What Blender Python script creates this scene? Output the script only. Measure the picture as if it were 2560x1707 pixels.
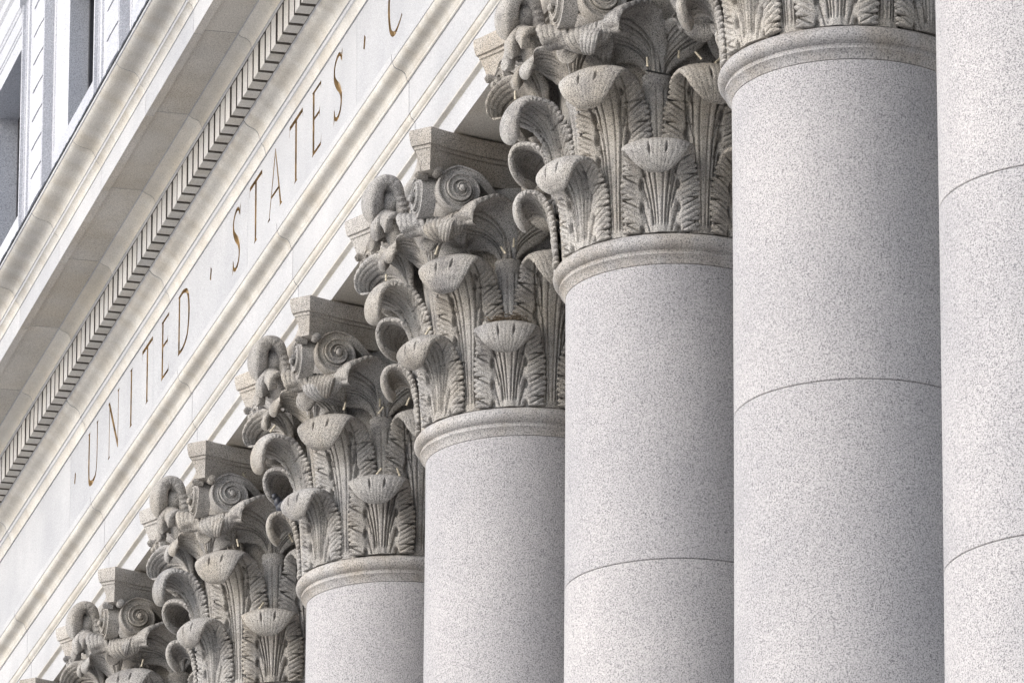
import bpy, bmesh, math, random
import numpy as np
from mathutils import Matrix, Vector
from mathutils.geometry import delaunay_2d_cdt

# ------------------------------------------------------------------ camera, sky, sun, exposure
for o in list(bpy.data.objects):
    bpy.data.objects.remove(o)
sc = bpy.context.scene
COL = sc.collection
R = math.radians

RIGHT = Vector((-0.26321349, -0.96472275, -0.00535551)).normalized()
FWD = Vector((0.91167296, -0.25054753, 0.32569673)).normalized()
UP = RIGHT.cross(FWD).normalized()
cam_d = bpy.data.cameras.new('camera')
cam = bpy.data.objects.new('camera', cam_d)
COL.objects.link(cam)
m = Matrix((RIGHT, UP, -FWD)).transposed().to_4x4()
m.translation = Vector((-37.85, 10.478, -12.807))
cam.matrix_world = m
cam_d.sensor_fit = 'HORIZONTAL'
cam_d.sensor_width = 36.0
cam_d.lens = 14752.5 / 2560 * 36.0
cam_d.clip_start = 0.5
cam_d.clip_end = 3000
sc.camera = cam

SUN_AZ = 96.0     # degrees from +X towards +Y : the street side, a little towards the viewer
SUN_EL = 25.0
sdir = Vector((math.cos(R(SUN_AZ)) * math.cos(R(SUN_EL)), math.sin(R(SUN_AZ)) * math.cos(R(SUN_EL)), math.sin(R(SUN_EL))))
w = bpy.data.worlds.new('World')
sc.world = w
w.use_nodes = True
nt = w.node_tree
bg = nt.nodes['Background']
sky = nt.nodes.new('ShaderNodeTexSky')
sky.sky_type = 'NISHITA'
sky.sun_disc = False
sky.sun_elevation = R(SUN_EL)
sky.sun_rotation = R(90 - SUN_AZ)
sky.air_density = 1.0
sky.dust_density = 1.8
hsv = nt.nodes.new('ShaderNodeHueSaturation')      # thin high cloud: a paler, greyer sky
hsv.inputs['Saturation'].default_value = 0.42
nt.links.new(sky.outputs[0], hsv.inputs['Color'])
nt.links.new(hsv.outputs[0], bg.inputs[0])
bg.inputs[1].default_value = 0.15
sun_d = bpy.data.lights.new('sun', 'SUN')
sun_d.energy = 0.54
sun_d.angle = R(32)
sun_d.color = (1.0, 0.985, 0.965)
sun = bpy.data.objects.new('sun', sun_d)
COL.objects.link(sun)
sun.rotation_euler = sdir.to_track_quat('Z', 'Y').to_euler()
sun.location = sdir * 60
sc.view_settings.view_transform = 'Standard'
sc.view_settings.look = 'None'
sc.view_settings.gamma = 1.0
sc.view_settings.use_curve_mapping = False
sc.view_settings.exposure = 1.16

# ------------------------------------------------------------------ materials
def granite(name, base, dark, light, scale=1.0, contrast=1.0, stain=None, stain_amt=0.0, grime=0.0, bump=0.15, stain_scale=1.2, streak=None, each_amt=1.0):
    mt = bpy.data.materials.new(name)
    mt.use_nodes = True
    t = mt.node_tree
    N = t.nodes; Lk = t.links
    bs = N['Principled BSDF']
    bs.inputs['Roughness'].default_value = 0.75
    bs.inputs['Specular IOR Level'].default_value = 0.25
    tc = N.new('ShaderNodeTexCoord')
    oi = N.new('ShaderNodeObjectInfo')
    mul = N.new('ShaderNodeVectorMath'); mul.operation = 'MULTIPLY'
    mul.inputs[1].default_value = (37.0, 53.0, 71.0)
    Lk.new(oi.outputs['Random'], mul.inputs[0])
    add = N.new('ShaderNodeVectorMath'); add.operation = 'ADD'
    Lk.new(tc.outputs['Object'], add.inputs[0]); Lk.new(mul.outputs[0], add.inputs[1])
    def noise(sc_, det, rough=0.6):
        n = N.new('ShaderNodeTexNoise'); n.inputs['Scale'].default_value = sc_
        n.inputs['Detail'].default_value = det; n.inputs['Roughness'].default_value = rough
        Lk.new(add.outputs[0], n.inputs['Vector']); return n
    def ramp(src, a, b, c0=(0, 0, 0, 1), c1=(1, 1, 1, 1)):
        r = N.new('ShaderNodeValToRGB'); r.color_ramp.elements[0].position = a; r.color_ramp.elements[1].position = b
        r.color_ramp.elements[0].color = c0; r.color_ramp.elements[1].color = c1
        Lk.new(src, r.inputs[0]); return r
    def mix(fac, a, b, mode='MIX'):
        x = N.new('ShaderNodeMix'); x.data_type = 'RGBA'; x.blend_type = mode
        if isinstance(fac, float): x.inputs[0].default_value = fac
        else: Lk.new(fac, x.inputs[0])
        for i, v in ((6, a), (7, b)):
            if isinstance(v, tuple): x.inputs[i].default_value = v
            else: Lk.new(v, x.inputs[i])
        return x.outputs[2]
    n1 = noise(125 * scale, 2.0, 0.65)       # dark mica grains
    d1 = ramp(n1.outputs['Fac'], 0.53, 0.60)
    n2 = noise(88 * scale, 2.5, 0.6)        # grey quartz patches
    d2 = ramp(n2.outputs['Fac'], 0.44, 0.62)
    n3 = noise(150 * scale, 2.0, 0.6)        # pale feldspar
    d3 = ramp(n3.outputs['Fac'], 0.54, 0.62)
    n4 = noise(1.3, 4.0, 0.6)               # broad tone
    mid = tuple((base[i] * 0.66 + dark[i] * 0.34) for i in range(3)) + (1,)
    c = mix(d2.outputs[0], base + (1,), mid)
    c = mix(d3.outputs[0], c, light + (1,))
    mulf = N.new('ShaderNodeMath'); mulf.operation = 'MULTIPLY'; mulf.inputs[1].default_value = contrast
    Lk.new(d1.outputs[0], mulf.inputs[0])
    c = mix(mulf.outputs[0], c, dark + (1,))
    tone = ramp(n4.outputs['Fac'], 0.3, 0.7, (0.88, 0.88, 0.89, 1), (1.07, 1.06, 1.05, 1))
    c = mix(1.0, c, tone.outputs[0], 'MULTIPLY')
    each = ramp(oi.outputs['Random'], 0.0, 1.0, (0.90, 0.90, 0.91, 1), (1.05, 1.04, 1.03, 1))
    c = mix(each_amt, c, each.outputs[0], 'MULTIPLY')
    if stain:
        n5 = noise(stain_scale, 5.0, 0.62)
        if streak:
            sv = N.new('ShaderNodeVectorMath'); sv.operation = 'MULTIPLY'; sv.inputs[1].default_value = streak
            Lk.new(add.outputs[0], sv.inputs[0]); Lk.new(sv.outputs[0], n5.inputs['Vector'])
        s = ramp(n5.outputs['Fac'], 0.40, 0.66)
        sm = N.new('ShaderNodeMath'); sm.operation = 'MULTIPLY'; sm.inputs[1].default_value = stain_amt
        Lk.new(s.outputs[0], sm.inputs[0])
        c = mix(sm.outputs[0], c, stain + (1,), 'MULTIPLY')
    if grime:
        n6 = noise(4.5, 6.0, 0.65)
        s = ramp(n6.outputs['Fac'], 0.48, 0.66)
        gm = N.new('ShaderNodeMath'); gm.operation = 'MULTIPLY'; gm.inputs[1].default_value = grime
        Lk.new(s.outputs[0], gm.inputs[0])
        c = mix(gm.outputs[0], c, (0.42, 0.42, 0.45, 1), 'MULTIPLY')
    Lk.new(c, bs.inputs['Base Color'])
    bp = N.new('ShaderNodeBump'); bp.inputs['Strength'].default_value = bump; bp.inputs['Distance'].default_value = 0.01
    Lk.new(n2.outputs['Fac'], bp.inputs['Height']); Lk.new(bp.outputs[0], bs.inputs['Normal'])
    return mt

def plain(name, col, rough=0.6, metal=0.0, noise_amt=0.25, nscale=30):
    mt = bpy.data.materials.new(name); mt.use_nodes = True
    t = mt.node_tree; bs = t.nodes['Principled BSDF']
    bs.inputs['Roughness'].default_value = rough; bs.inputs['Metallic'].default_value = metal
    tc = t.nodes.new('ShaderNodeTexCoord'); n = t.nodes.new('ShaderNodeTexNoise'); n.inputs['Scale'].default_value = nscale
    r = t.nodes.new('ShaderNodeValToRGB')
    r.color_ramp.elements[0].color = tuple(c * (1 - noise_amt) for c in col) + (1,)
    r.color_ramp.elements[1].color = tuple(min(1, c * (1 + noise_amt)) for c in col) + (1,)
    r.color_ramp.elements[0].position = 0.35; r.color_ramp.elements[1].position = 0.65
    t.links.new(tc.outputs['Object'], n.inputs['Vector']); t.links.new(n.outputs['Fac'], r.inputs[0])
    t.links.new(r.outputs[0], bs.inputs['Base Color'])
    return mt

M_shaft = granite('shaft_granite', (0.392, 0.383, 0.39), (0.085, 0.085, 0.098), (0.475, 0.468, 0.48), 1.0, 0.75)
M_astr = granite('astragal_granite', (0.40, 0.392, 0.39), (0.09, 0.09, 0.10), (0.475, 0.466, 0.465), 0.9, 0.75, (0.80, 0.73, 0.62), 0.7, 0.3, 0.1, 2.5)
M_cap = granite('capital_granite', (0.395, 0.383, 0.368), (0.062, 0.061, 0.063), (0.52, 0.508, 0.49), 1.15, 0.85, (0.76, 0.70, 0.60), 0.75, 0.65, 0.12)
M_abacus = granite('abacus_granite', (0.42, 0.40, 0.375), (0.08, 0.08, 0.085), (0.58, 0.56, 0.53), 1.1, 0.75, (0.80, 0.71, 0.58), 0.6, 0.3, 0.10)
M_front = granite('front_granite', (0.40, 0.404, 0.418), (0.24, 0.245, 0.26), (0.49, 0.498, 0.517), 0.9, 0.6)
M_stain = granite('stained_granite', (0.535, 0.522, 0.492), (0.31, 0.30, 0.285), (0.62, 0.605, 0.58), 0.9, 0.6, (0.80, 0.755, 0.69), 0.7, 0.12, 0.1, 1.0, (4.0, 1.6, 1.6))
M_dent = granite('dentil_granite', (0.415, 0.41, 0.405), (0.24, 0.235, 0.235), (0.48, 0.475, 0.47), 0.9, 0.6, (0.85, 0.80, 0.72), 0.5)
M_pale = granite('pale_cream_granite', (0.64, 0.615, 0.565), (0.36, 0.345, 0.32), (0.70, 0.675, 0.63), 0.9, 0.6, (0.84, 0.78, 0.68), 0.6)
M_soffit = granite('soffit_granite', (0.53, 0.505, 0.465), (0.22, 0.21, 0.20), (0.61, 0.585, 0.54), 0.9, 0.7, (0.84, 0.78, 0.68), 0.6, each_amt=0.4)
M_gap = granite('gap_shade_granite', (0.10, 0.09, 0.08), (0.03, 0.03, 0.03), (0.09, 0.085, 0.08), 0.8, 0.6)  # gap shade painted in near-black: between the dentils and above the abacus
M_upper = granite('upper_granite', (0.475, 0.49, 0.535), (0.24, 0.245, 0.27), (0.62, 0.63, 0.66), 0.7, 0.7)
M_gold = plain('gilded_recess', (0.27, 0.185, 0.09), 0.6, 0.1, 0.4, 9)
M_black = plain('black_flashing', (0.012, 0.014, 0.022), 0.6)
M_glass = plain('dark_window_glass', (0.008, 0.024, 0.055), 0.08, 0.0, 0.5, 2)
M_frame = plain('dark_bronze_frame', (0.03, 0.03, 0.035), 0.5)
M_peg = plain('pale_peg', (0.45, 0.40, 0.31), 0.6)
M_wire = plain('black_wire', (0.02, 0.02, 0.02), 0.6)
M_twig = plain('dry_twigs', (0.10, 0.075, 0.05), 0.9, 0, 0.6, 60)
M_bird = plain('dark_plumage', (0.012, 0.014, 0.024), 0.5, 0, 0.5, 18)
M_birdg = plain('grey_plumage', (0.022, 0.024, 0.034), 0.6, 0, 0.4, 18)
M_beak = plain('beak_horn', (0.05, 0.045, 0.04), 0.5)
M_foot = plain('pink_feet', (0.35, 0.12, 0.10), 0.6)
M_ground = plain('pale_paving', (0.56, 0.545, 0.52), 0.85, 0, 0.12, 0.6)
M_wall = granite('portico_granite', (0.36, 0.33, 0.30), (0.14, 0.13, 0.12), (0.45, 0.42, 0.39), 0.8, 0.6)

# ------------------------------------------------------------------ mesh helpers
def mk(name, V, F, mat, parent=None, smooth=False, sharp=None, loc=None, rotz=None):
    me = bpy.data.meshes.new(name)
    me.from_pydata([tuple(v) for v in V], [], [tuple(f) for f in F])
    me.materials.append(mat)
    if smooth:
        me.polygons.foreach_set('use_smooth', [True] * len(me.polygons))
        if sharp: me.set_sharp_from_angle(angle=R(sharp))
    me.update()
    return ob(name, me, parent, loc, rotz)

def ob(name, me, parent=None, loc=None, rotz=None):
    o = bpy.data.objects.new(name, me)
    COL.objects.link(o)
    if parent is not None: o.parent = parent
    if loc is not None: o.location = loc
    if rotz is not None: o.rotation_euler = (0, 0, rotz)
    return o

def thing(name, label, cat, loc=(0, 0, 0), group=None):
    o = bpy.data.objects.new(name, None)
    COL.objects.link(o); o.location = loc
    o['label'] = label; o['category'] = cat
    if group: o['group'] = group
    o['kind'] = 'thing'
    return o

class MB:
    def __init__(s): s.V = []; s.F = []
    def add(s, V, F):
        b = len(s.V); s.V += [tuple(v) for v in V]; s.F += [tuple(i + b for i in f) for f in F]
    def box(s, x0, x1, y0, y1, z0, z1):
        V = [(x, y, z) for z in (z0, z1) for y in (y0, y1) for x in (x0, x1)]
        s.add(V, [(0, 2, 3, 1), (4, 5, 7, 6), (0, 1, 5, 4), (2, 6, 7, 3), (0, 4, 6, 2), (1, 3, 7, 5)])
    def rod(s, a, b, r0, r1, n=8):
        a = Vector(a); b = Vector(b); d = (b - a).normalized()
        u = d.orthogonal().normalized(); v = d.cross(u)
        V = [];
        for p, r in ((a, r0), (b, r1)):
            for i in range(n):
                t = 2 * math.pi * i / n; V.append(p + u * (r * math.cos(t)) + v * (r * math.sin(t)))
        F = [(i, (i + 1) % n, n + (i + 1) % n, n + i) for i in range(n)] + [tuple(range(n))[::-1], tuple(range(n, 2 * n))]
        s.add(V, F)
    def ball(s, c, rx, ry, rz, n=16, k=10):
        V = []; F = []
        for j in range(k + 1):
            p = math.pi * j / k
            for i in range(n):
                t = 2 * math.pi * i / n
                V.append((c[0] + rx * math.sin(p) * math.cos(t), c[1] + ry * math.sin(p) * math.sin(t), c[2] - rz * math.cos(p)))
        for j in range(k):
            for i in range(n):
                F.append((j * n + i, j * n + (i + 1) % n, (j + 1) * n + (i + 1) % n, (j + 1) * n + i))
        s.add(V, F)
    def build(s, name, mat, parent=None, smooth=False, sharp=None, **k):
        return mk(name, s.V, s.F, mat, parent, smooth, sharp, **k)

def extrude_x(profile, x0, x1):
    """profile: closed polygon of (y, z); returns verts, faces (n-gon ends)."""
    n = len(profile)
    V = [(x0, y, z) for y, z in profile] + [(x1, y, z) for y, z in profile]
    F = [(i, (i + 1) % n, n + (i + 1) % n, n + i) for i in range(n)]
    F += [tuple(range(n))[::-1], tuple(range(n, 2 * n))]
    return V, F

def fix_normals(o):
    bm = bmesh.new(); bm.from_mesh(o.data); bmesh.ops.recalc_face_normals(bm, faces=bm.faces); bm.to_mesh(o.data); bm.free()

def block(name, profile, x0, x1, mat, parent, sharp=32, stain=None, gap=0.006):
    """one stone of a course, laid along X; faces whose profile index is in stain use the second material"""
    V, F = extrude_x(profile, x0 + gap, x1 - gap)
    o = mk(name, V, F, mat, parent, True, sharp)
    if stain:
        o.data.materials.append(stain[0])
        for i in range(len(profile)):
            if i in stain[1]: o.data.polygons[i].material_index = 1
    fix_normals(o)
    if sharp: o.data.set_sharp_from_angle(angle=R(sharp))
    return o

def catmull(P, n):
    P = np.array(P, float); P = np.vstack([2 * P[0] - P[1], P, 2 * P[-1] - P[-2]])
    out = []
    for i in range(1, len(P) - 2):
        for t in np.linspace(0, 1, 24, endpoint=False):
            a, b, c, d = P[i - 1:i + 3]
            out.append(0.5 * ((2 * b) + (c - a) * t + (2 * a - 5 * b + 4 * c - d) * t * t + (3 * b - 3 * c + d - a) * t ** 3))
    out.append(P[-2]); out = np.array(out)
    L = np.r_[0, np.cumsum(np.linalg.norm(np.diff(out, axis=0), axis=1))]
    l = np.linspace(0, L[-1], n)
    return np.stack([np.interp(l, L, out[:, k]) for k in range(out.shape[1])], 1), l

XN, XF = -10.8, 32.4        # extent of the entablature

# ------------------------------------------------------------------ ground and portico (below and behind the frame)
GZ = -14.5
o = mk('ground', [(-900, -900, GZ), (900, -900, GZ), (900, 900, GZ), (-900, 900, GZ)], [(0, 1, 2, 3)], M_ground); o['kind'] = 'structure'
st = thing('portico_steps', 'flight of pale stone steps running below the row of columns', 'steps', (0, 0, GZ))
for i in range(8):
    b = MB(); b.box(XN, XF, -5.0, 1.3 + 0.36 * (8 - i), 0.22 * i + 0.001 * i, 0.22 * (i + 1)); b.build('step', M_ground, st)
STY = GZ + 8 * 0.22
pw = thing('portico_wall', 'plain granite wall standing behind the columns with a flat ceiling', 'wall', (0, -5, STY))
for i in range(12):
    z0 = -STY * 0 + i * 1.25
    b = MB(); b.box(XN, XF, -0.6, 0.0 - 0.0 * i, i * 1.25 + 0.006, (i + 1) * 1.25 - 0.006); b.build('stone_course', M_wall, pw)
b = MB(); b.box(XN, XF, 0.02, 4.2, 14.93, 15.2); b.build('ceiling_slab', M_soffit, pw)

# ------------------------------------------------------------------ entablature
ent = thing('entablature', 'long pale granite entablature with gilded inscription and dentils over the columns', 'entablature', (0, 0, 0))
arch = [(0.744, 1.877), (0.744, 2.062), (0.750, 2.066), (0.756, 2.070), (0.768, 2.072), (0.777, 2.078), (0.779, 2.086), (0.779, 2.298),
        (0.786, 2.300), (0.790, 2.306), (0.790, 2.312), (0.796, 2.316), (0.806, 2.326), (0.813, 2.342), (0.816, 2.358), (0.822, 2.360), (0.824, 2.366),
        (0.824, 2.602), (0.834, 2.604), (0.840, 2.610), (0.840, 2.622), (0.846, 2.630), (0.850, 2.648), (0.858, 2.664), (0.872, 2.676), (0.892, 2.684),
        (0.915, 2.690), (0.932, 2.702), (0.941, 2.720), (0.945, 2.738), (0.951, 2.742), (0.953, 2.800)]
arch_back = [(-y, z) for y, z in arch[::-1]]
arch_poly = arch + arch_back
na = len(arch)
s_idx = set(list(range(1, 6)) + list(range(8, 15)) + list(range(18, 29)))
xj = [3.6 * k for k in range(-3, 10)]
for a, b_ in zip(xj[:-1], xj[1:]):
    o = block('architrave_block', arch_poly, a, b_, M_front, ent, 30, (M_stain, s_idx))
    o.data.materials.append(M_soffit)
    o.data.polygons[len(arch_poly) - 1].material_index = 2

# ---- frieze with V-cut gilded letters
FY = 0.80
Z0L, Z1L = 3.160, 3.685          # letter foot and head
def stroke(pts, wd):
    pts = np.array(pts, float); n = len(pts)
    if np.isscalar(wd): wd = [wd] * n
    t = np.gradient(pts, axis=0); t /= np.linalg.norm(t, axis=1)[:, None]
    nn = np.stack([-t[:, 1], t[:, 0]], 1)
    wd = np.array(wd)[:, None] / 2
    return list(map(tuple, np.vstack([pts + nn * wd, (pts - nn * wd)[::-1]])))
def curve(P, n=20):
    return catmull(P, n)[0]
H = Z1L - Z0L
def serif_h(x, y, w, up):         # bracketed foot on a stem
    s = 1 if up else -1
    return [(x - w, y), (x + w, y), (x + 0.028, y + 0.018 * s), (x - 0.028, y + 0.018 * s)][::1]
def stem(x, w=0.058): return [(x - w / 2, 0), (x + w / 2, 0), (x + w / 2, H), (x - w / 2, H)]
def arm(x0, x1, y, t=0.026, up=0):   # thin arm with a beak at the end
    p = [(x0, y - t / 2), (x1 - 0.02, y - t / 2), (x1, y - t / 2 - (0.05 if up <= 0 else 0)), (x1 + 0.008, y + t / 2 + (0.05 if up >= 0 else 0)), (x1 - 0.02, y + t / 2), (x0, y + t / 2)]
    return p
def letter_polys(ch, W):
    if ch == 'I': return [stem(0), serif_h(0, 0, 0.055, True), serif_h(0, H, 0.055, False)]
    if ch == 'T': return [stem(W / 2), serif_h(W / 2, 0, 0.055, True), [(0.0, H - 0.028), (W, H - 0.028), (W + 0.008, H - 0.075), (W + 0.014, H - 0.06), (W + 0.005, H + 0.008), (-0.005, H + 0.008), (-0.014, H - 0.075), (-0.006, H - 0.08)]]
    if ch == 'E': return [stem(0.025), serif_h(0.02, 0, 0.045, True), serif_h(0.02, H, 0.045, False),
                          [(0.02, H - 0.026), (W - 0.012, H - 0.026), (W, H - 0.075), (W + 0.01, H), (0.02, H)],
                          [(0.02, 0), (W + 0.006, 0), (W + 0.03, 0.085), (W - 0.004, 0.028), (0.02, 0.026)],
                          [(0.02, H * .53), (W - 0.05, H * .53), (W - 0.035, H * .53 - 0.04), (W - 0.028, H * .53 + 0.065), (W - 0.05, H * .53 + 0.026), (0.02, H * .53 + 0.026)]]
    if ch == 'U':
        c = curve([(0.02, H), (0.02, 0.5 * H), (0.025, 0.28 * H), (0.06, 0.09 * H), (W / 2, 0.015), (W - 0.07, 0.09 * H), (W - 0.03, 0.28 * H), (W - 0.025, .5 * H), (W - 0.025, H)], 50)
        wd = np.interp(np.linspace(0, 1, 50), [0, .38, .5, .62, 1], [0.058, 0.058, 0.044, 0.034, 0.034])
        return [stroke(c, wd), serif_h(0.02, H, 0.05, False), serif_h(W - 0.025, H, 0.042, False)]
    if ch == 'N': return [[(0.012, 0), (0.036, 0), (0.036, H), (0.012, H)], serif_h(0.024, 0, 0.042, True),
                          [(W - 0.036, 0), (W - 0.012, 0), (W - 0.012, H), (W - 0.036, H)], serif_h(W - 0.024, H, 0.042, False),
                          [(-0.035, H), (0.03, H), (W - 0.012, 0.04), (W - 0.012, -0.012), (W - 0.03, -0.012)]]
    if ch == 'A': return [[(W / 2 - 0.01, H + 0.01), (W / 2 + 0.012, H + 0.01), (W - 0.0, 0), (W - 0.05, 0)], [(W / 2 - 0.012, H), (W / 2 + 0.004, H - 0.05), (0.03, 0), (0.008, 0)],
                          [(0.075, H * .30), (W - 0.09, H * .30), (W - 0.09, H * .30 + 0.026), (0.08, H * .30 + 0.026)], serif_h(0.018, 0, 0.045, True), serif_h(W - 0.026, 0, 0.05, True)]
    if ch == 'S':
        c = curve([(W - 0.02, H - 0.085), (W * .72, H - 0.02), (W * .38, H - 0.02), (W * .10, H * .86), (W * .10, H * .70), (W * .36, H * .56), (W * .70, H * .43), (W * .90, H * .27), (W * .80, H * .10), (W * .48, 0.016), (W * .20, 0.035), (0.015, 0.11)], 70)
        wd = np.interp(np.linspace(0, 1, 70), [0, .12, .3, .5, .7, .88, 1], [0.024, 0.034, 0.044, 0.070, 0.044, 0.034, 0.024])
        return [stroke(c, wd), [(W - 0.035, H - 0.03), (W - 0.005, H - 0.11), (W + 0.006, H + 0.006)], [(0.0, -0.005), (0.01, 0.13), (0.045, 0.04)]]
    if ch == 'D':
        c = curve([(0.02, H - 0.014), (W * .45, H - 0.016), (W * .82, H * .84), (W * .95, H * .5), (W * .82, H * .16), (W * .45, 0.016), (0.02, 0.014)], 60)
        wd = np.interp(np.linspace(0, 1, 60), [0, .2, .5, .8, 1], [0.030, 0.036, 0.062, 0.036, 0.030])
        return [stem(0.025), stroke(c, wd), serif_h(0.02, 0, 0.042, True), serif_h(0.02, H, 0.042, False)]
    if ch == 'C':
        c = curve([(W - 0.02, H * .86), (W * .72, H - 0.03), (W * .45, H - 0.016), (W * .16, H * .84), (W * .05, H * .5), (W * .16, H * .16), (W * .45, 0.016), (W * .75, 0.04), (W - 0.01, H * .16)], 60)
        wd = np.interp(np.linspace(0, 1, 60), [0, .2, .5, .8, 1], [0.024, 0.036, 0.060, 0.036, 0.022])
        return [stroke(c, wd), [(W - 0.03, H * .90), (W - 0.015, H * .78), (W + 0.004, H * .98)]]
    return [[(0, H * .5 + 0.0), (0.045, H * .5 - 0.085 + 0.06), (0.075, H * .5 + 0.065), (0.03, H * .5 + 0.1)]]

def crossing(poly, x, y):
    ins = False; j = len(poly) - 1
    for i in range(len(poly)):
        xi, yi = poly[i]; xj_, yj = poly[j]
        if (yi > y) != (yj > y) and x < (xj_ - xi) * (y - yi) / (yj - yi) + xi: ins = not ins
        j = i
    return ins

# (character, x of its left edge as read, width); reading direction is -X
def sx(x): return -37.85 + (37.85 + x) * (10.478 - 0.80) / (10.478 - 0.744)
text = [('.', 12.66, .07), ('U', 12.00, .41), ('N', 11.09, .43), ('I', 10.12, .1), ('T', 9.655, .42), ('E', 8.835, .27), ('D', 8.165, .43), ('.', 6.95, .07),
        ('S', 6.09, .27), ('T', 5.475, .43), ('A', 4.80, .45), ('T', 4.08, .43), ('E', 3.30, .26), ('S', 2.62, .27), ('.', 1.69, .07), ('C', .93, .42)]
fj = [1.66 + 3.63 * k for k in range(-3, 9)]
fj = [XN] + fj + [XF]
for a, b_ in zip(fj[:-1], fj[1:]):
    a += 0.0025; b_ -= 0.0025
    zb, zt = 2.8, 3.749
    mine = []
    for ch, x, W in text:
        x = sx(x)
        if a < x - W / 2 < b_: mine.append((ch, x, W))
    polys = []
    for ch, x, W in mine:
        for p in letter_polys(ch, W):
            polys.append((ch, [(x - px, Z0L + pz) for px, pz in p]))
    verts = [(a, zb), (b_, zb), (b_, zt), (a, zt)]; edges = [(0, 1), (1, 2), (2, 3), (3, 0)]
    for ch, p in polys:
        s0 = len(verts); verts += p; edges += [(s0 + i, s0 + (i + 1) % len(p)) for i in range(len(p))]
    r = delaunay_2d_cdt([Vector(v) for v in verts], edges, [], 1, 1e-5)
    cv, cf = r[0], r[2]
    inside = []
    for f in cf:
        cx = sum(cv[i][0] for i in f) / len(f); cz = sum(cv[i][1] for i in f) / len(f)
        inside.append(any(crossing(p, cx, cz) for _, p in polys))
    V = [(v[0], FY, v[1]) for v in cv]
    F = [tuple(f) for f, i_ in zip(cf, inside) if not i_]
    nb = len(V)
    V += [(a, -0.6, zb), (b_, -0.6, zb), (b_, -0.6, zt), (a, -0.6, zt)]
    F += [(0, 1, nb + 1, nb), (1, 2, nb + 2, nb + 1), (2, 3, nb + 3, nb + 2), (3, 0, nb, nb + 3), (nb, nb + 1, nb + 2, nb + 3)]
    fb = mk('frieze_block', V, F, M_front, ent)
    # the letters: recessed floor and walls, one object each
    owner = {}
    for fi, f in enumerate(cf):
        if inside[fi]:
            cx = sum(cv[i][0] for i in f) / len(f)
            k = min(range(len(mine)), key=lambda q: abs(mine[q][1] - mine[q][2] / 2 - cx))
            owner.setdefault(k, []).append(f)
    for k, fs in owner.items():
        ids = {}; LV = []; LF = []; ec = {}
        def vid(i, dpt):
            if (i, dpt) not in ids:
                ids[(i, dpt)] = len(LV); LV.append((cv[i][0], FY - dpt, cv[i][1]))
            return ids[(i, dpt)]
        for f in fs:
            LF.append(tuple(vid(i, 0.030) for i in f))
            for i in range(3):
                e = (f[i], f[(i + 1) % 3]); ec[e] = ec.get(e, 0) + 1
        for (i, j) in ec:
            if (j, i) not in ec: LF.append((vid(i, 0.0), vid(j, 0.0), vid(j, 0.030), vid(i, 0.030)))
        nm = 'interpunct' if mine[k][0] == '.' else 'letter'
        o = mk(nm, LV, LF, M_gold, fb)
        if nm == 'letter': o['label'] = 'gilded incised letter ' + mine[k][0]

# ---- bed moulding, dentils, cornice
bed = [(-0.5, 3.749), (0.800, 3.749), (0.812, 3.752), (0.816, 3.775), (0.822, 3.800), (0.832, 3.822), (0.842, 3.834), (0.850, 3.840), (0.852, 3.872),
       (0.862, 3.876), (0.866, 3.895), (0.876, 3.925), (0.895, 3.948), (0.920, 3.962), (0.945, 3.972), (0.968, 3.988), (0.985, 4.010), (0.997, 4.019), (-0.5, 4.019)]
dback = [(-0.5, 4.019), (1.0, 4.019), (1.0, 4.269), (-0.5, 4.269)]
uj = [1.02 + 3.6 * k for k in range(-3, 9)]; uj = [XN] + uj + [XF]
for a, b_ in zip(uj[:-1], uj[1:]):
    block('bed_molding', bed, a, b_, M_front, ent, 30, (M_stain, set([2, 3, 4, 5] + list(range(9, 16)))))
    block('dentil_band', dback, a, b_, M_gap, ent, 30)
DP = 0.2
me_d = None; k = 0; x = -6.945
while x < 26.5:
    if me_d is None:
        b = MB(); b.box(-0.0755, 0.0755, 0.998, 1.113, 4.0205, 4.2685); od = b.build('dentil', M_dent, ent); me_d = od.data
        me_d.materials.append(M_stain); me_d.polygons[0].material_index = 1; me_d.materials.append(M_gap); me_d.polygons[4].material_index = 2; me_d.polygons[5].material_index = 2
    else: od = ob('dentil', me_d, ent)
    od.location = (x + random.Random(k).uniform(-.002, .002), random.Random(k + 999).uniform(-.003, .003), 0); x += DP; k += 1
corn = [(-0.5, 4.269), (1.118, 4.269), (1.121, 4.284), (1.130, 4.288), (1.132, 4.300), (1.138, 4.322), (1.152, 4.345), (1.176, 4.360), (1.204, 4.368), (1.224, 4.378), (1.233, 4.389),
        (1.240, 4.397), (1.519, 4.397), (1.523, 4.359), (1.592, 4.359), (1.592, 4.552), (1.600, 4.556), (1.602, 4.575), (1.612, 4.598), (1.626, 4.610), (1.632, 4.616), (1.640, 4.620), (1.640, 4.650),
        (1.647, 4.653), (1.652, 4.672), (1.664, 4.694), (1.684, 4.712), (1.712, 4.722), (1.744, 4.728), (1.776, 4.736), (1.804, 4.748), (1.824, 4.764), (1.834, 4.780), (1.842, 4.783), (1.844, 4.806), (-0.5, 4.830)]
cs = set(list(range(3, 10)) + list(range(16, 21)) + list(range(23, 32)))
cj = [0.15 + 1.8 * k for k in range(-6, 18)]; cj = [XN] + cj + [XF]
for a, b_ in zip(cj[:-1], cj[1:]):
    o = block('cornice_block', corn, a, b_, M_front, ent, 30, (M_stain, cs), 0.004)
    o.data.materials.append(M_soffit)
    for i in (11, 12, 13): o.data.polygons[i].material_index = 2
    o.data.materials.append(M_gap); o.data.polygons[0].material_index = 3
    o.data.materials.append(M_pale)
    for i in range(3, 10): o.data.polygons[i].material_index = 4
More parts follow.
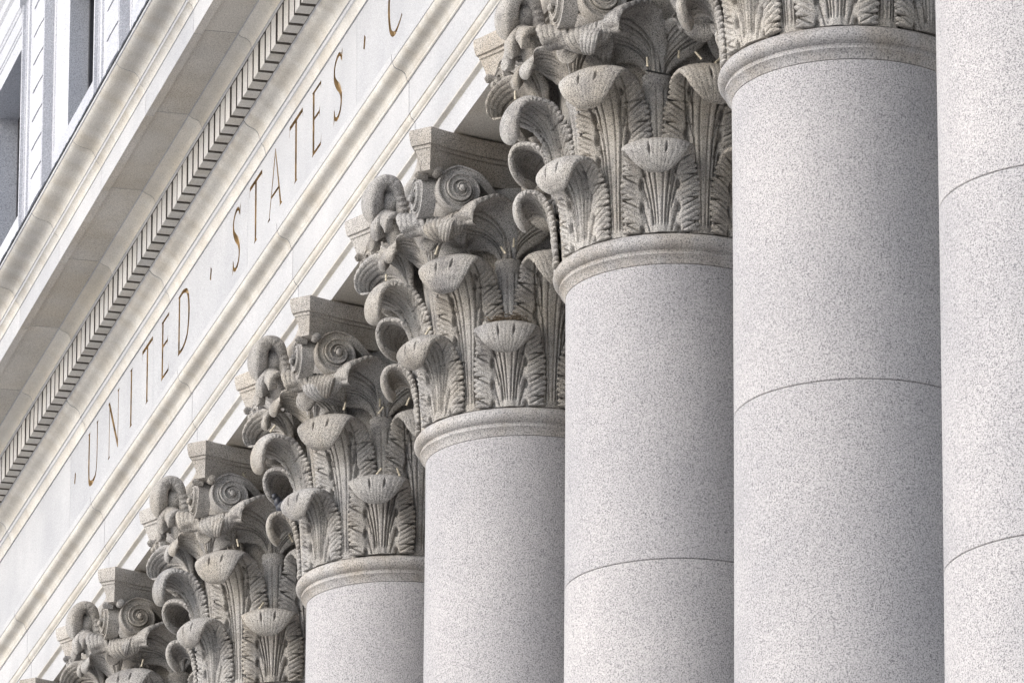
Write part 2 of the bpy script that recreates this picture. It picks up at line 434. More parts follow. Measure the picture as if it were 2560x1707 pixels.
# lead flashing with a ragged lip along the cornice top
rnd = random.Random(4); V = []; F = []; n = 640
for i in range(n + 1):
    x = XN + (XF - XN) * i / n; j = rnd.uniform(-.002, .003)
    V += [(x, 1.30, 4.815), (x, 1.852 + j, 4.809), (x, 1.852 + j, 4.829 + j), (x, 1.30, 4.836)]
for i in range(n):
    for q in range(4):
        F.append((4 * i + q, 4 * i + (q + 1) % 4, 4 * i + 4 + (q + 1) % 4, 4 * i + 4 + q))
mk('flashing', V, F, M_black, ent)

# ------------------------------------------------------------------ upper storey
up = thing('upper_storey', 'upper storey of white granite piers and dark windows above the cornice', 'building', (0, 0, 4.84))
def plan_poly(pts, z0, z1):
    n = len(pts)
    V = [(x, y, z0) for x, y in pts] + [(x, y, z1) for x, y in pts]
    F = [(i, (i + 1) % n, n + (i + 1) % n, n + i) for i in range(n)] + [tuple(range(n))[::-1], tuple(range(n, 2 * n))]
    return V, F
pier = [(0, 1.0), (-.04, 1.0), (-.042, .964), (-.07, .966), (-.10, .972), (-.13, .984), (-.155, .986), (-.16, .972), (-.235, .972), (-.24, .952), (-.33, .945), (-.335, .945), (-.925, .945), (-.925, .958), (-.957, .958),
        (-.957, .864), (-1.01, .866), (-1.04, .874), (-1.075, .874), (-1.085, .856), (-1.09, .864), (-1.36, .864), (-1.43, .850), (-1.49, .838), (-1.50, .848), (-1.656, .848), (-1.656, .35), (0, .35)]
PI_X = [14.437 + 3.61 * k for k in range(-6, 5)]
ZU0, ZU1 = 0.0, 4.02
me_p = None; me_l = None
for px in PI_X:
    if me_p is None:
        V, F = plan_poly(pier, ZU0, 3.2 + .84); o = mk('pier', V, F, M_upper, up, True, 25); fix_normals(o); o.data.set_sharp_from_angle(angle=R(25)); me_p = o.data
        # carved leaf panel: overlapping scale leaves
        b = MB(); rr = random.Random(8)
        for i in range(14):
            zc = 0.1 + i * 0.29
            for sgn in (0,):
                U = 14; Wd = 9; Vv = []; Ff = []
                for a_ in range(U + 1):
                    for c_ in range(Wd + 1):
                        u_ = a_ / U; v_ = c_ / Wd * 2 - 1
                        xx = -0.63 + v_ * 0.265 * (1 - .15 * u_); tip = 0.30 * (1 - 0.10 * abs(v_) ** 2)
                        zz = zc + u_ * tip
                        yy = 0.947 + 0.011 * (1 - u_) * (1 - .35 * v_ * v_) + 0.004 * math.cos(v_ * 14)
                        Vv.append((xx, yy, zz))
                nv = len(Vv); Vv += [(x_, 0.944, z_ + .0) for x_, y_, z_ in Vv]
                for a_ in range(U):
                    for c_ in range(Wd):
                        q = a_ * (Wd + 1) + c_; Ff.append((q, q + 1, q + Wd + 2, q + Wd + 1))
                for c_ in range(Wd):
                    q = U * (Wd + 1) + c_; Ff.append((q, q + 1, q + 1 + nv, q + nv)); Ff.append((c_, c_ + nv, c_ + 1 + nv, c_ + 1))
                for a_ in range(U):
                    q = a_ * (Wd + 1); Ff.append((q, q + Wd + 1, q + Wd + 1 + nv, q + nv)); q += Wd; Ff.append((q, q + nv, q + Wd + 1 + nv, q + Wd + 1))
                b.add(Vv, Ff)
        ol = b.build('carved_panel', M_upper, o, True, 40); me_l = ol.data
    else:
        o = ob('pier', me_p, up); ob('carved_panel', me_l, o)
    o.location = (px, 0, 0)
lz = 8.468 - 4.84
lint = [(0.36, lz), (0.985, lz), (0.985, lz + .17), (0.992, lz + .174), (0.995, lz + .20), (1.003, lz + .205), (1.003, lz + .36), (1.010, lz + .365), (1.02, lz + .40), (1.026, lz + .405), (1.026, lz + .60), (1.05, lz + .63), (1.06, lz + .70), (1.10, lz + .75), (1.12, lz + .78), (1.12, lz + 1.0), (0.36, lz + 1.0)]
sill = [(0.36, 1.62), (0.975, 1.60), (0.985, 1.61), (0.985, 1.915), (0.975, 1.926), (0.36, 1.96)]
for k, px in enumerate(PI_X[:-1]):
    x0 = px + 0.0; x1 = PI_X[k + 1] - 1.656
    block('lintel', lint, x0, x1, M_upper, up, 25, None, 0.002)
    block('window_sill', sill, x0, x1, M_upper, up, 25, None, 0.002)
    b = MB(); b.box(x0, x1, .36, .94, 0.0, 1.6); b.build('apron_wall', M_upper, up)
    b = MB(); b.box(x0 + .01, x0 + .06, .62, .668, 1.95, lz); b.box(x1 - .06, x1 - .01, .62, .668, 1.95, lz); b.box(x0 + .06, x1 - .06, .62, .668, 1.95, 2.02); b.box(x0 + .06, x1 - .06, .62, .668, lz - .06, lz)
    b.box((x0 + x1) / 2 - .03, (x0 + x1) / 2 + .03, .62, .668, 2.02, lz - .06)
    wf = b.build('window', M_frame, up)
    b = MB(); b.box(x0 + .06, x1 - .06, .60, .615, 2.0, lz - .02); b.build('glass', M_glass, wf)
b = MB(); b.box(XN, XF, .355, 1.13, 4.64, 5.4); b.build('attic_band', M_upper, up)
b = MB(); b.box(XN, XF, -3.0, .345, 0.0, 5.4); b.build('core_wall', M_wall, up)

# ------------------------------------------------------------------ capital pieces
def smooth01(x): x = np.clip(x, 0, 1); return x * x * (3 - 2 * x)
def grid_solid(Pf, Pb):
    """two grids (nv, nu, 3) stitched into a closed skin"""
    nv, nu, _ = Pf.shape
    V = np.vstack([Pf.reshape(-1, 3), Pb.reshape(-1, 3)]); n = nv * nu; F = []
    for j in range(nv - 1):
        for i in range(nu - 1):
            q = j * nu + i
            F.append((q, q + 1, q + nu + 1, q + nu)); F.append((n + q, n + q + nu, n + q + nu + 1, n + q + 1))
    ring = [i for i in range(nu)] + [j * nu + nu - 1 for j in range(1, nv)] + [(nv - 1) * nu + i for i in range(nu - 2, -1, -1)] + [j * nu for j in range(nv - 2, 0, -1)]
    for a_, b_ in zip(ring, ring[1:] + ring[:1]): F.append((a_, n + a_, n + b_, b_))
    return V, F

def leaf(path, lobes, hw_base, hw_curl, l_curl, kap_body, kap_curl, nu=81, nv=150, thick=0.040, hwk=None, flare=1.0, ribamp=0.0024, lat_dir=None, eye_curl=True, taper=1.0, stemw=0.022):
    """path: control points (x, z) or (x, y, z) from root to the curled-over tip"""
    P = np.array(path, float)
    if P.shape[1] == 2: P = np.stack([P[:, 0], 0 * P[:, 0], P[:, 1]], 1)
    C, l = catmull(P, nv); Lt = l[-1]
    T = np.gradient(C, axis=0); T /= np.linalg.norm(T, axis=1)[:, None]
    if lat_dir is None: lat = np.tile(np.array([0, 1.0, 0]), (nv, 1))
    else:
        a = np.linspace(0, 1, nv)[:, None]; lat = (1 - a) * np.array(lat_dir[0]) + a * np.array(lat_dir[1])
    lat = lat - T * (T * lat).sum(1)[:, None]; lat /= np.linalg.norm(lat, axis=1)[:, None]
    Fr = np.cross(lat, T)          # front normal: for T up and lat +y this is +x (outwards)
    # outline: slanting lobes, each with serrated fingers
    hw = np.full(nv, hw_base) if hwk is None else np.interp(l, [q[0] for q in hwk], [q[1] for q in hwk]) * (1 + .03 * np.cos(l * 150))
    NF = 4
    if lobes:
        l0, l1, nl, fs, wk = lobes
        p = (l1 - l0) / nl
        W = np.interp(l, [q[0] for q in wk], [q[1] for q in wk])
        ph = (l - .55 * (W - fs) - l0) / p; fr = ph - np.floor(ph)
        sc = np.abs(np.sin(NF * math.pi * fr)) ** .55
        notch = np.exp(-(np.minimum(fr, 1 - fr) / .045) ** 2)
        w_ = W * (1 - .115 * (1 - sc) - .16 * notch + .03 * np.sin(math.pi * fr))
        on = smooth01((l - l0 + .02) / .03)
        hw = np.maximum(hw, w_ * on)
    tt = (l - l_curl) / (Lt - l_curl)
    wc = hw_curl * np.sqrt(np.clip(1 - np.clip((tt - .22) / .80, 0, 1) ** 2.2, 0.0, 1)) * (1 + 0.030 * np.abs(np.sin(l * 75)) ** .6)
    bl = smooth01((l - (l_curl - .05)) / .08)
    hw = hw * (1 - bl) + wc * bl
    hw = np.maximum(hw, 0.02) * taper
    u = np.linspace(-1, 1, nu); S = hw[:, None] * u[None, :]; Lg = np.repeat(l[:, None], nu, 1)
    A = np.abs(S); body = 1 - smooth01((Lg - l_curl + .03) / .10)
    # front relief
    h = 0.009 * np.exp(-(A / (stemw * (1.5 + 2.6 * flare * np.clip(Lg / l_curl, 0, 1.2) ** 1.7))) ** 6) * (1 - .4 * smooth01((Lg - l_curl) / .15))
    for c0, c1, pw in ((stemw * .50, stemw * (.5 + 1.0 * flare), 1.5), (stemw * 1.25, stemw * (1.2 + 2.3 * flare), 1.7), (stemw * 1.95, stemw * (1.9 + 3.7 * flare), 1.8)):
        sc_ = c0 + (c1 - c0) * np.clip(Lg / l_curl, 0, 1.3) ** pw
        h -= (0.010 if c0 < stemw else 0.020) * np.exp(-((A - sc_) / 0.0055) ** 2) * smooth01((Lg - .03) / .04)
    if lobes:
        ph = (Lg - .55 * (A - fs) - l0) / p; fr = ph - np.floor(ph)
        out = smooth01((A - fs * .80) / (.235 - fs))
        fing = np.abs(np.sin(NF * math.pi * fr)) ** .5
        zone = out * body * smooth01((Lg - l0 + .05) / .06)
        h += zone * (0.016 * (fing - .75) + .016 * fr - .004) - zone * .018 * np.exp(-(np.minimum(fr, 1 - fr) / .035) ** 2)
        # valley between stem and lobes, and a drilled eye where two lobes meet
        h -= .010 * np.exp(-((A - fs * .86) / .018) ** 2) * body * smooth01((Lg - l0 + .05) / .06)
        for q in range(0, nl + 1):
            el = l0 + p * q + .012
            h -= 0.075 * np.exp(-((A - fs) / 0.010) ** 2 - ((Lg - el) / 0.026) ** 2) * body
            h -= 0.014 * np.exp(-((A - (fs - .055 * np.clip((el - Lg) / .20, 0, 1) ** .7)) / 0.006) ** 2) * ((Lg < el) & (Lg > el - .16)) * body
    edge = np.exp(-((1 - np.abs(u[None, :])) / .10) ** 2)
    h = h * (1 - edge * .5) - edge * 0.006
    # ribs on both faces of the curl
    fan = np.abs(np.cos(S / np.maximum(hw[:, None], .05) * 19 + .6 * np.sin(S * 31)))
    rib = ribamp * fan ** .5 * (1 - body)
    hb = rib * 1.0
    if eye_curl:
        for es in (.33, -.22):
            hb = hb - 0.030 * np.exp(-((u[None, :] - es) / .028) ** 2 - ((Lg - l_curl - (Lt - l_curl) * (.66 - .1 * abs(es))) / 0.026) ** 2)
    kap = kap_body + (kap_curl - kap_body) * smooth01((l - l_curl + .02) / .20)
    kap = np.where(np.abs(kap) < 1e-3, 1e-3, kap)[:, None]
    X = np.sin(kap * S) / kap; O = (1 - np.cos(kap * S)) / kap
    base = C[:, None, :] + lat[:, None, :] * X[:, :, None] + Fr[:, None, :] * O[:, :, None]
    tn = thick * (0.35 + 0.65 * np.sqrt(np.clip(1 - np.abs(u) ** 6, 0, 1)))[None, :] * (1 + .25 * (1 - body))
    Pf = base + Fr[:, None, :] * (tn / 2 + h + rib)[:, :, None]
    Pb = base - Fr[:, None, :] * (tn / 2 + hb)[:, :, None]
    return grid_solid(Pf, Pb)

path1 = [(.718, 0), (.724, .12), (.732, .24), (.748, .34), (.782, .435), (.835, .505), (.895, .535), (.948, .520), (.976, .470), (.972, .410), (.945, .365), (.915, .350)]
path2 = [(.700, 0), (.715, .25), (.728, .48), (.745, .66), (.775, .79), (.830, .905), (.905, .985), (.985, 1.025), (1.055, 1.005), (1.098, .940), (1.100, .865), (1.075, .805), (1.040, .785)]
L1 = leaf(path1, (.0, .455, 3, .115, [(0, .235), (.2, .250), (.36, .245), (.46, .22)]), .10, .225, .47, -.55, 1.7, nv=260, nu=151)
L2 = leaf(path2, (.36, .94, 4, .115, [(.34, .16), (.42, .22), (.55, .262), (.8, .262), (.95, .235)]), .085, .245, .955, -.45, 1.6, nv=340, nu=151, stemw=0.026)
def polar(r, azd, z):      # azimuth measured from local +x towards +y
    return (r * math.cos(R(azd)), r * math.sin(R(azd)), z)
# calyx leaf climbing from the stalk (az 22.5) to the corner (az 45)
def latd(a): return (-math.sin(R(a)), math.cos(R(a)), 0)
pathc = [polar(.755, 22.5, 1.02), polar(.775, 23.5, 1.10), polar(.815, 26, 1.19), polar(.885, 30.5, 1.260), polar(.985, 36, 1.300), polar(1.07, 39.5, 1.300), polar(1.125, 41.5, 1.265), polar(1.135, 42, 1.215), polar(1.105, 42, 1.180), polar(1.07, 42, 1.180)]
LC = leaf(pathc, [], .06, .26, .34, -.8, 1.2, nu=121, nv=150, thick=.044, hwk=[(0, .05), (.10, .085), (.20, .16), (.30, .250), (1, .26)], flare=.9, ribamp=.008, lat_dir=(latd(22), (latd(40)[0], latd(40)[1], -.42)), stemw=.016)
# inner calyx leaf towards the middle of the face
pathi = [polar(.755, 22.5, 1.02), polar(.770, 21, 1.10), polar(.80, 17.5, 1.19), polar(.85, 12.5, 1.27), polar(.92, 8, 1.31), polar(.98, 6, 1.29), polar(.99, 5.5, 1.235), polar(.965, 5.5, 1.21)]
LI = leaf(pathi, [], .05, .15, .28, -.8, 1.8, nu=71, nv=100, thick=.036, hwk=[(0, .05), (.10, .075), (.20, .12), (.30, .15), (1, .15)], flare=.8, lat_dir=(latd(22), latd(6)), stemw=.014)
# crest leaf under each corner, small hook between the calyx leaves
paths = [polar(.74, 42, .98), polar(.775, 42, 1.13), polar(.83, 40, 1.235), polar(.91, 38, 1.285), polar(.99, 36, 1.265), polar(1.025, 35, 1.19), polar(1.01, 34, 1.125)]
LS = leaf(paths, [], .075, .12, .26, -.8, 2.5, nu=41, nv=80, thick=.030, lat_dir=(latd(45), latd(45)), stemw=.014, eye_curl=False)

def cauliculus():
    nz, na_ = 60, 90; V = []; F = []
    for j in range(nz + 1):
        z = .40 + (1.05 - .40) * j / nz; t = j / nz
        rc = .705 + .05 * t ** 1.5
        r = .058 + .030 * t
        collar = 0.012 * math.exp(-((z - .985) / .018) ** 2) + 0.012 * math.exp(-((z - 1.03) / .014) ** 2)
        c = Vector(polar(rc, 22.5, z)); er = Vector(polar(1, 22.5, 0)); et = Vector(latd(22.5))
        for i in range(na_):
            a = 2 * math.pi * i / na_
            fl = -0.014 * max(0, math.cos(9 * a)) ** 2 * (1 if abs(z - 1.0) > .05 else 0)
            rad = r + fl + collar
            V.append(c + er * (rad * .75 * math.cos(a)) + et * (rad * math.sin(a)))
    for j in range(nz):
        for i in range(na_):
            F.append((j * na_ + i, j * na_ + (i + 1) % na_, (j + 1) * na_ + (i + 1) % na_, (j + 1) * na_ + i))
    F.append(tuple(range(nz * na_, (nz + 1) * na_)))
    return V, F

def volute(stalk, center, r0, turns, x_end, dep, bw0, bw1, push, ccw=1, n=170):
    """stalk: points (x, y, z) rising from the cauliculus to the top of the spiral; face normal +x"""
    cy, cz = center
    pts = [tuple(p) + (bw0 * (.55 + .45 * i / max(1, len(stalk) - 1)), 0) for i, p in enumerate(stalk)]
    m_ = 90
    for i in range(m_ + 1):
        t = i / m_; a = math.pi / 2 + 0.45 * -ccw * 0 - ccw * 2 * math.pi * turns * t
        rr = r0 * (1 - t) ** 0.9 + 0.018
        if i == 0: pass
        pts.append((x_end + push * t ** 1.3, cy + rr * math.cos(a) * 1.0, cz + rr * math.sin(a), bw0 * (1 - t) + bw1 * t, t))
    P, l = catmull(np.array(pts), n * 2)
    C = P[:, :3]; bw = P[:, 3]
    T = np.gradient(C, axis=0); T[:, 0] = 0; T /= np.linalg.norm(T, axis=1)[:, None]
    N = np.cross(np.array([1.0, 0, 0]), T)
    prof = [(-1, -1), (-1, .86), (-.86, 1), (-.62, 1), (-.50, .50), (-.1, .30), (.1, .30), (.50, .50), (.62, 1), (.86, 1), (1, .86), (1, -1)]
    V = []; F = []; k = len(prof)
    for i in range(len(C)):
        for a_, b_ in prof:
            V.append(C[i] + N[i] * (a_ * bw[i]) + np.array([1.0, 0, 0]) * (dep * .5 * b_ if b_ < 0 else dep * .5 - (1 - b_) * bw[i] * .7))
    for i in range(len(C) - 1):
        for q in range(k):
            F.append((i * k + q, i * k + (q + 1) % k, (i + 1) * k + (q + 1) % k, (i + 1) * k + q))
    F.append(tuple(range(k))[::-1]); F.append(tuple(range((len(C) - 1) * k, len(C) * k)))
    b = MB(); b.add(V, F)
    # eye and backing disc
    b.ball((x_end + push + dep * .42, cy, cz), .022, .026, .026, 14, 8)
    nd = 40; Vd = []
    for xx, rr in ((x_end - dep * .5, r0 * .98), (x_end + dep * .12, r0 * .98), (x_end + dep * .3 + push * .6, r0 * .35)):
        for i in range(nd): Vd.append((xx, cy + rr * math.cos(2 * math.pi * i / nd), cz + rr * math.sin(2 * math.pi * i / nd)))
    Fd = [(j * nd + i, j * nd + (i + 1) % nd, (j + 1) * nd + (i + 1) % nd, (j + 1) * nd + i) for j in range(2) for i in range(nd)] + [tuple(range(nd))[::-1], tuple(range(2 * nd, 3 * nd))]
    b.add(Vd, Fd)
    return b.V, b.F
outer_stalk = [(.700, .300, 1.02), (.712, .315, 1.15), (.745, .345, 1.28), (.80, .40, 1.41), (.86, .49, 1.50), (.90, .585, 1.565)]
VO = volute(outer_stalk, (.695, 1.452), .130, 2.2, .895, .105, .034, .014, .050)
inner_stalk = [(.690, .270, 1.02), (.700, .262, 1.15), (.725, .245, 1.27), (.765, .215, 1.38), (.80, .165, 1.455)]
VI = volute(inner_stalk, (.105, 1.400), .074, 2.0, .83, .08, .026, .012, .035, ccw=-1)
def mirror_y(VF):
    V, F = VF; return [(v[0], -v[1], v[2]) for v in V], [tuple(f)[::-1] for f in F]
def mirror_diag(VF):     # mirror in the vertical plane through az 45
    V, F = VF; return [(v[1], v[0], v[2]) for v in V], [tuple(f)[::-1] for f in F]

# abacus
def abacus():
    a, c = 1.062, .125
    levels = [(1.572, .125, .10), (1.585, .125, .10), (1.598, .118, .095), (1.635, .105, .085), (1.68, .085, .065), (1.715, .078, .052), (1.720, .056, .040), (1.740, .052, .038), (1.744, .026, .018), (1.765, .018, .010), (1.79, .008, .005), (1.812, .0, .0), (1.852, .0, .0), (1.8573, .004, .004)]
    V = []; F = []; ns = 22; per = None
    for z, d, dc in levels:
        ring = []
        for q in range(4):
            # side facing +x rotated q*90: from the low-y end to the high-y end
            yv = a - c - .15 * dc; xe = a - dc * .9
            for i in range(ns + 1):
                t = -1 + 2 * i / ns
                xx = (.825 - d) + (xe - (.825 - d)) * abs(t) ** 2.0
                p = Vector((xx, t * yv, z)); p.rotate(Matrix.Rotation(q * math.pi / 2, 3, 'Z')); ring.append(p)
        per = len(ring); V += ring
    nl = len(levels)
    for j in range(nl - 1):
        for i in range(per): F.append((j * per + i, j * per + (i + 1) % per, (j + 1) * per + (i + 1) % per, (j + 1) * per + i))
    F.append(tuple(range(per))[::-1]); F.append(tuple(range((nl - 1) * per, nl * per)))
    return V, F

def bell():
    prof = [(.55, 0.0), (.655, 0.0), (.655, .2), (.655, .5), (.662, .8), (.680, 1.0), (.71, 1.2), (.755, 1.36), (.79, 1.46), (.81, 1.50), (.815, 1.54), (.80, 1.575), (.5, 1.575)]
    n = 96; V = []; F = []
    for r, z in prof:
        for i in range(n): V.append((r * math.cos(2 * math.pi * i / n), r * math.sin(2 * math.pi * i / n), z))
    for j in range(len(prof) - 1):
        for i in range(n): F.append((j * n + i, j * n + (i + 1) % n, (j + 1) * n + (i + 1) % n, (j + 1) * n + i))
    return V, F

def fleuron():
    b = MB()
    b.add(*leaf([(.80, 1.34), (.86, 1.46), (.90, 1.57), (.93, 1.68), (.975, 1.765), (1.035, 1.785), (1.085, 1.745), (1.10, 1.675), (1.085, 1.60), (1.05, 1.545)], [], .10, .180, .40, -.5, 1.2, nu=71, nv=110, thick=.085, stemw=.022, eye_curl=False, hwk=[(0, .09), (.2, .15), (.42, .165), (1, .165)]))
    b.add(*leaf([(.82, 1.30), (.87, 1.38), (.91, 1.47), (.96, 1.545), (1.02, 1.56), (1.06, 1.51), (1.06, 1.44), (1.03, 1.40)], [], .08, .11, .24, -.5, 2.2, nu=51, nv=80, thick=.05, stemw=.016, eye_curl=False, hwk=[(0, .07), (.24, .11), (1, .11)]))
    for s in (1, -1):
        b.add(*leaf([(.81, s * .06, 1.36), (.87, s * .11, 1.44), (.94, s * .155, 1.50), (1.0, s * .185, 1.505), (1.035, s * .20, 1.45), (1.02, s * .20, 1.38)], [], .06, .09, .20, -.5, 2.2, nu=41, nv=60, thick=.045, lat_dir=((0, 1, 0), (0, .75, -.6 * s)), stemw=.013, eye_curl=False))
    b.ball((.90, 0, 1.47), .09, .12, .15, 24, 14)
    b.ball((.965, 0, 1.655), .095, .135, .105, 24, 14)
    return b.V, b.F

def scrolls():      # small roll tucked under the abacus corner
    b = MB()
    e = Vector(polar(1, 45, 0)); t_ = Vector(latd(45))
    for s in (1, -1):
        c = Vector((.985, .865, 1.562)) if s < 0 else Vector((.865, .985, 1.562))
        ax = Vector((1, 0, 0)) if s < 0 else Vector((0, 1, 0))
        for r_, h_ in ((.030, .006), (.020, .014), (.010, .020)):
            b.rod(c - ax * .07, c + ax * h_, r_, r_, 18)
    return b.V, b.F

# ------------------------------------------------------------------ one column of each kind, then copies
def shaft_r(d): return .68 + .0085 * d + .0013 * d * d if d < 6 else min(.82, .778 + .0200 * (d - 6) - .0014 * (d - 6) ** 2)
def lathe(prof, n=128):
    V = []; F = []
    for r, z in prof:
        for i in range(n): V.append((r * math.cos(2 * math.pi * i / n), r * math.sin(2 * math.pi * i / n), z))
    for j in range(len(prof) - 1):
        for i in range(n): F.append((j * n + i, j * n + (i + 1) % n, (j + 1) * n + (i + 1) % n, (j + 1) * n + i))
    F.append(tuple(range(n))[::-1]); F.append(tuple(range((len(prof) - 1) * n, len(prof) * n)))
    return V, F

CZ = -STY          # neck height above the column's foot
JN = [0.0, 2.145, 4.12, 6.10, 8.08, 10.06, 12.04]
def make_column(name, label):
    t = thing(name, label, 'column', (0, 0, STY), 'granite columns of the colonnade')
    first = [-0.012, -.03, -.07, -.105]
    # necking with astragal, one stone with the top drum
    ast = [(.60, 0), (.700, 0.0), (.722, -.004), (.744, -.016), (.757, -.034), (.7628, -.056), (.758, -.078), (.744, -.096), (.724, -.106), (.716, -.109), (.714, -.120), (.722, -.126), (.722, -.138), (.712, -.146), (.700, -.160), (.692, -.174), (shaft_r(.19) + .0015, -.192), (shaft_r(.2) - .02, -.1925)]
    V, F = lathe([(r, z + CZ) for r, z in ast][::-1]); mk('astragal', V, F, M_astr, t, True, 30)
    for i in range(6):
        z1, z0 = JN[i], JN[i + 1]
        if i == 0: z1 = .190
        pr = []
        for q in range(13):
            d = z1 + .006 + (z0 - z1 - .012) * q / 12; pr.append((shaft_r(d), CZ - d))
        pr = [(pr[0][0] - (.005 if i else .03), pr[0][1] + .0045)] + pr + [(pr[-1][0] - .005, pr[-1][1] - .0045)]
        V, F = lathe([(max(.3, pr[-1][0] - .09), pr[-1][1])] + pr[::-1] + [(pr[0][0] - .09, pr[0][1])])
        mk('drum', V, F, M_shaft, t, True, 35)
    V, F = lathe([(1.05, 0), (1.08, .03), (1.09, .1), (1.05, .17), (.98, .19), (.95, .24), (.96, .30), (.99, .34), (.96, .42), (.86, .46), (.83, .50), (.80, CZ - 12.05)]); mk('base', V, F, M_shaft, t, True, 30)
    cap = mk('capital', *bell(), M_cap, t, True, 40, loc=(0, 0, CZ))
    mk('abacus', *abacus(), M_abacus, cap, True, 28)
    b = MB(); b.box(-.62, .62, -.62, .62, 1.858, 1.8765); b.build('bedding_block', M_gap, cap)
    # leaves
    def rep(nm, VF, angs, mat=M_cap, sharp=50, me=None):
        for a_ in angs:
            if me is None: o = mk(nm, VF[0], VF[1], mat, cap, True, sharp); fix_normals(o); o.data.set_sharp_from_angle(angle=R(sharp)); me = o.data
            else: o = ob(nm, me, cap)
            o.rotation_euler = (0, 0, R(a_))
        return me
    rep('lower_leaf', L1, [22.5 + 45 * k for k in range(8)])
    rep('upper_leaf', L2, [45 * k for k in range(8)])
    Q = [0, 90, 180, 270]
    cc = cauliculus(); rep('stalk', cc, Q); rep('stalk', mirror_y(cc), Q)
    rep('calyx_leaf', LC, Q); rep('calyx_leaf', mirror_y(LC), Q)
    rep('calyx_leaf', LI, Q); rep('calyx_leaf', mirror_y(LI), Q)
    rep('crest_leaf', LS, Q)
    rep('volute', VO, Q, sharp=35); rep('volute', mirror_y(VO), Q, sharp=35)
    rep('inner_volute', VI, Q, sharp=35); rep('inner_volute', mirror_y(VI), Q, sharp=35)
    rep('flower', fleuron(), Q)
    rep('scroll', scrolls(), Q, sharp=30)
    return t, cap

proto, pcap = make_column('column', '')
def children(o): return [c for c in bpy.data.objects if c.parent == o]
tree = [(c, children(c)) for c in children(proto)]
VARY = ('lower_leaf', 'upper_leaf', 'calyx_leaf', 'crest_leaf', 'flower', 'inner_volute')
vr = random.Random(77)
def copy_column(x, label):
    r = proto.copy(); COL.objects.link(r); r.location = (x, 0, STY); r['label'] = label; caps = None
    for c, sub in tree:
        d = c.copy(); COL.objects.link(d); d.parent = r
        for s in sub:
            e = s.copy(); COL.objects.link(e); e.parent = d
            if s.name.split('.')[0] in VARY:
                e.rotation_euler = (s.rotation_euler[0] + vr.uniform(-.006, .006), s.rotation_euler[1] + vr.uniform(-.006, .006), s.rotation_euler[2] + vr.uniform(-.018, .018))
                e.scale = (1 + vr.uniform(-.008, .016), 1 + vr.uniform(-.02, .02), 1 + vr.uniform(-.02, .02))
        if sub: caps = d
    return r, caps
LAB = {3: 'pale granite column cropped by the right edge of the picture, only its smooth shaft showing',
       2: 'broad granite column beside the rightmost one, just the foot of its carved capital showing',
       1: 'granite column with a thin black wire strung across its large carved capital',
       0: 'granite column with a twiggy bird nest lodged on a lower leaf of its capital',
       -1: 'granite column with a dark pigeon perched on a leaf at the left of its capital',
       -2: 'column just beyond the one with the pigeon, its capital filling the lower left, shaft hidden',
       -3: 'column at the lower left, only the upper half of its capital above the picture edge',
       -4: 'farthest column, only a corner of its abacus peeping in at the bottom left'}
CAPS = {}
proto.location = (0, 0, STY); proto['label'] = LAB[0]; CAPS[0] = pcap
for k in (3, 2, 1, -1, -2, -3, -4):
    _, CAPS[k] = copy_column(-3.6 * k, LAB[k])

# ------------------------------------------------------------------ small things on the capitals
pm = MB(); pm.rod((0, 0, -.02), (0, 0, .045), .008, .007, 8); peg0 = pm.build('peg', M_peg, CAPS[0]); PEG = peg0.data
def adir(a): return (-math.cos(R(a)), math.sin(R(a)))
first = True
spots = [(.93, 24, 1.06, .02), (.90, 17, 1.13, .03), (1.02, 8, 1.34, .1), (1.04, 37, 1.62, 0), (1.0, 30, 1.36, .1), (1.02, -4, 1.07, -.1), (1.04, 4, 1.08, .1), (1.05, 42, 1.07, -.1), (.93, 19, .57, .1), (.92, 27, .57, -.1), (.93, 64, .57, 0), (1.03, 88, 1.08, 0), (.97, -22, .57, 0)]
for k, cp in CAPS.items():
    rr = random.Random(10 + k)
    for i, (r_, a_, z_, tl) in enumerate(spots):
        if rr.random() < .4: continue
        if first: o = peg0; first = False
        else: o = ob('peg', PEG, cp)
        dx, dy = adir(a_ + rr.uniform(-7, 7)); r2 = r_ + rr.uniform(-.03, .03)
        o.location = (dx * r2, dy * r2, z_); o.rotation_euler = (rr.uniform(-.7, .7), rr.uniform(-.6, .6) + tl, 0)

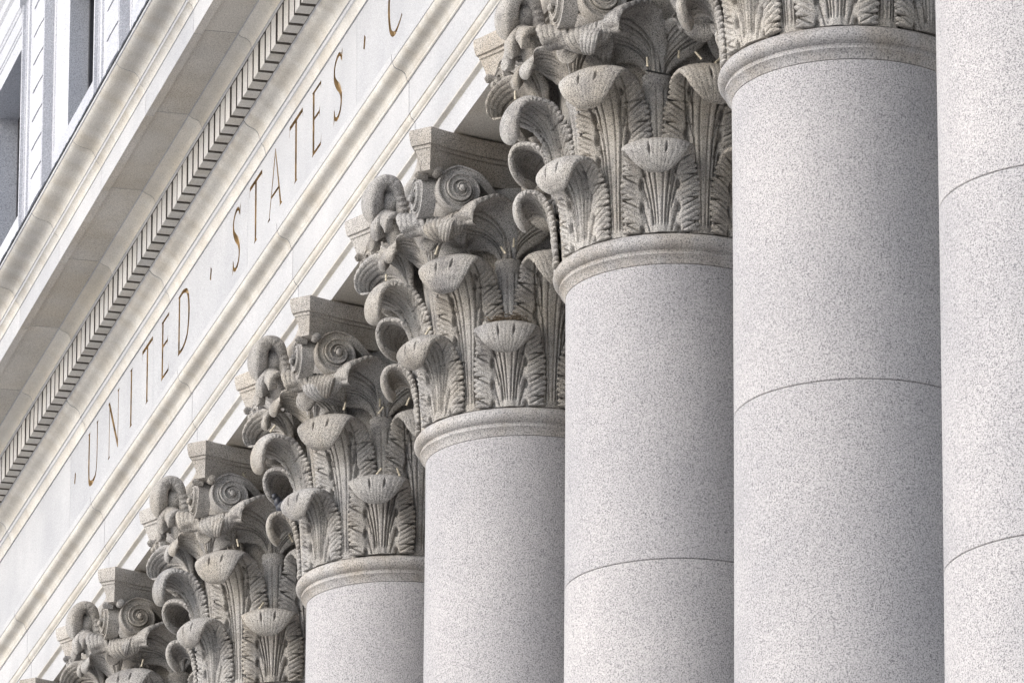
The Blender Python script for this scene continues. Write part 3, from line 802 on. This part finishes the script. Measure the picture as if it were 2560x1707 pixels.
# nest of twigs on the lower leaf of the fourth column (az 22.5)
dx, dy = adir(22.5)
nb_ = MB(); rr = random.Random(3)
for i in range(220):
    a_ = rr.uniform(0, 2 * math.pi); q = rr.uniform(.02, .13)
    c = Vector((math.cos(a_) * q * .7, math.sin(a_) * q * 1.25, rr.uniform(0, .05)))
    d = Vector((-math.sin(a_) + rr.uniform(-.8, .8), math.cos(a_) + rr.uniform(-.8, .8), rr.uniform(-.5, .5))).normalized() * rr.uniform(.03, .075)
    nb_.rod(c - d, c + d, .0022, .0015, 4)
o = nb_.build('bird_nest', M_twig); o.location = (dx * .84, dy * .84, .555); o.rotation_euler = (0, 0, R(180 - 22.5))
o['label'] = 'small nest of dark dry twigs on a lower leaf of the capital'; o['category'] = 'nest'

# wire on the third column, from stalk to leaf
wv = MB(); pts = [Vector((.90, .30, 1.0)), Vector((.88, .12, .99)), Vector((.86, -.1, 1.0)), Vector((.92, -.2, 1.02))]
pts = [Vector((-p.x, p.y + .12, p.z)) for p in pts]
for a_, b_ in zip(pts[:-1], pts[1:]): wv.rod(a_, b_, .006, .006, 6)
o = wv.build('wire', M_wire); o.location = (-3.6, 0, 0)
o['label'] = 'thin black wire strung across the stalk of the topmost carved capital'; o['category'] = 'wire'

# pigeon
pg = thing('pigeon', 'dark blue-black pigeon perched on a curled stone leaf at the left of a capital', 'pigeon', (3.6 + .37, .755, .560))
pg.rotation_euler = (0, 0, R(168)); pg.scale = (1.05, .95, 1.12)
b = MB(); b.ball((0, 0, .075), .062, .105, .055, 20, 12)
b.ball((0, -.085, .115), .030, .034, .040, 14, 9); body = b.build('body', M_bird, pg, True)
b = MB(); b.ball((0, -.112, .152), .024, .027, .024, 14, 9); b.build('head', M_bird, pg, True)
b = MB(); b.rod((0, -.134, .150), (0, -.162, .143), .007, .002, 8); b.build('beak', M_beak, pg, True)
for s in (1, -1):
    b = MB(); b.ball((s * .052, .02, .085), .016, .100, .040, 16, 9); b.build('wing', M_birdg if s < 0 else M_bird, pg, True)
    b = MB(); b.rod((s * .022, 0, .03), (s * .022, -.004, 0), .005, .004, 6); b.rod((s * .022, -.004, .002), (s * .026, -.04, 0), .004, .003, 6); b.build('leg', M_foot, pg, True)
b = MB(); b.add([(-.028, .08, .07), (.028, .08, .07), (.036, .19, .045), (-.036, .19, .045), (-.024, .08, .085), (.024, .08, .085), (.034, .19, .052), (-.034, .19, .052)],
                [(0, 3, 2, 1), (4, 5, 6, 7), (0, 1, 5, 4), (1, 2, 6, 5), (2, 3, 7, 6), (3, 0, 4, 7)]); b.build('tail', M_bird, pg)
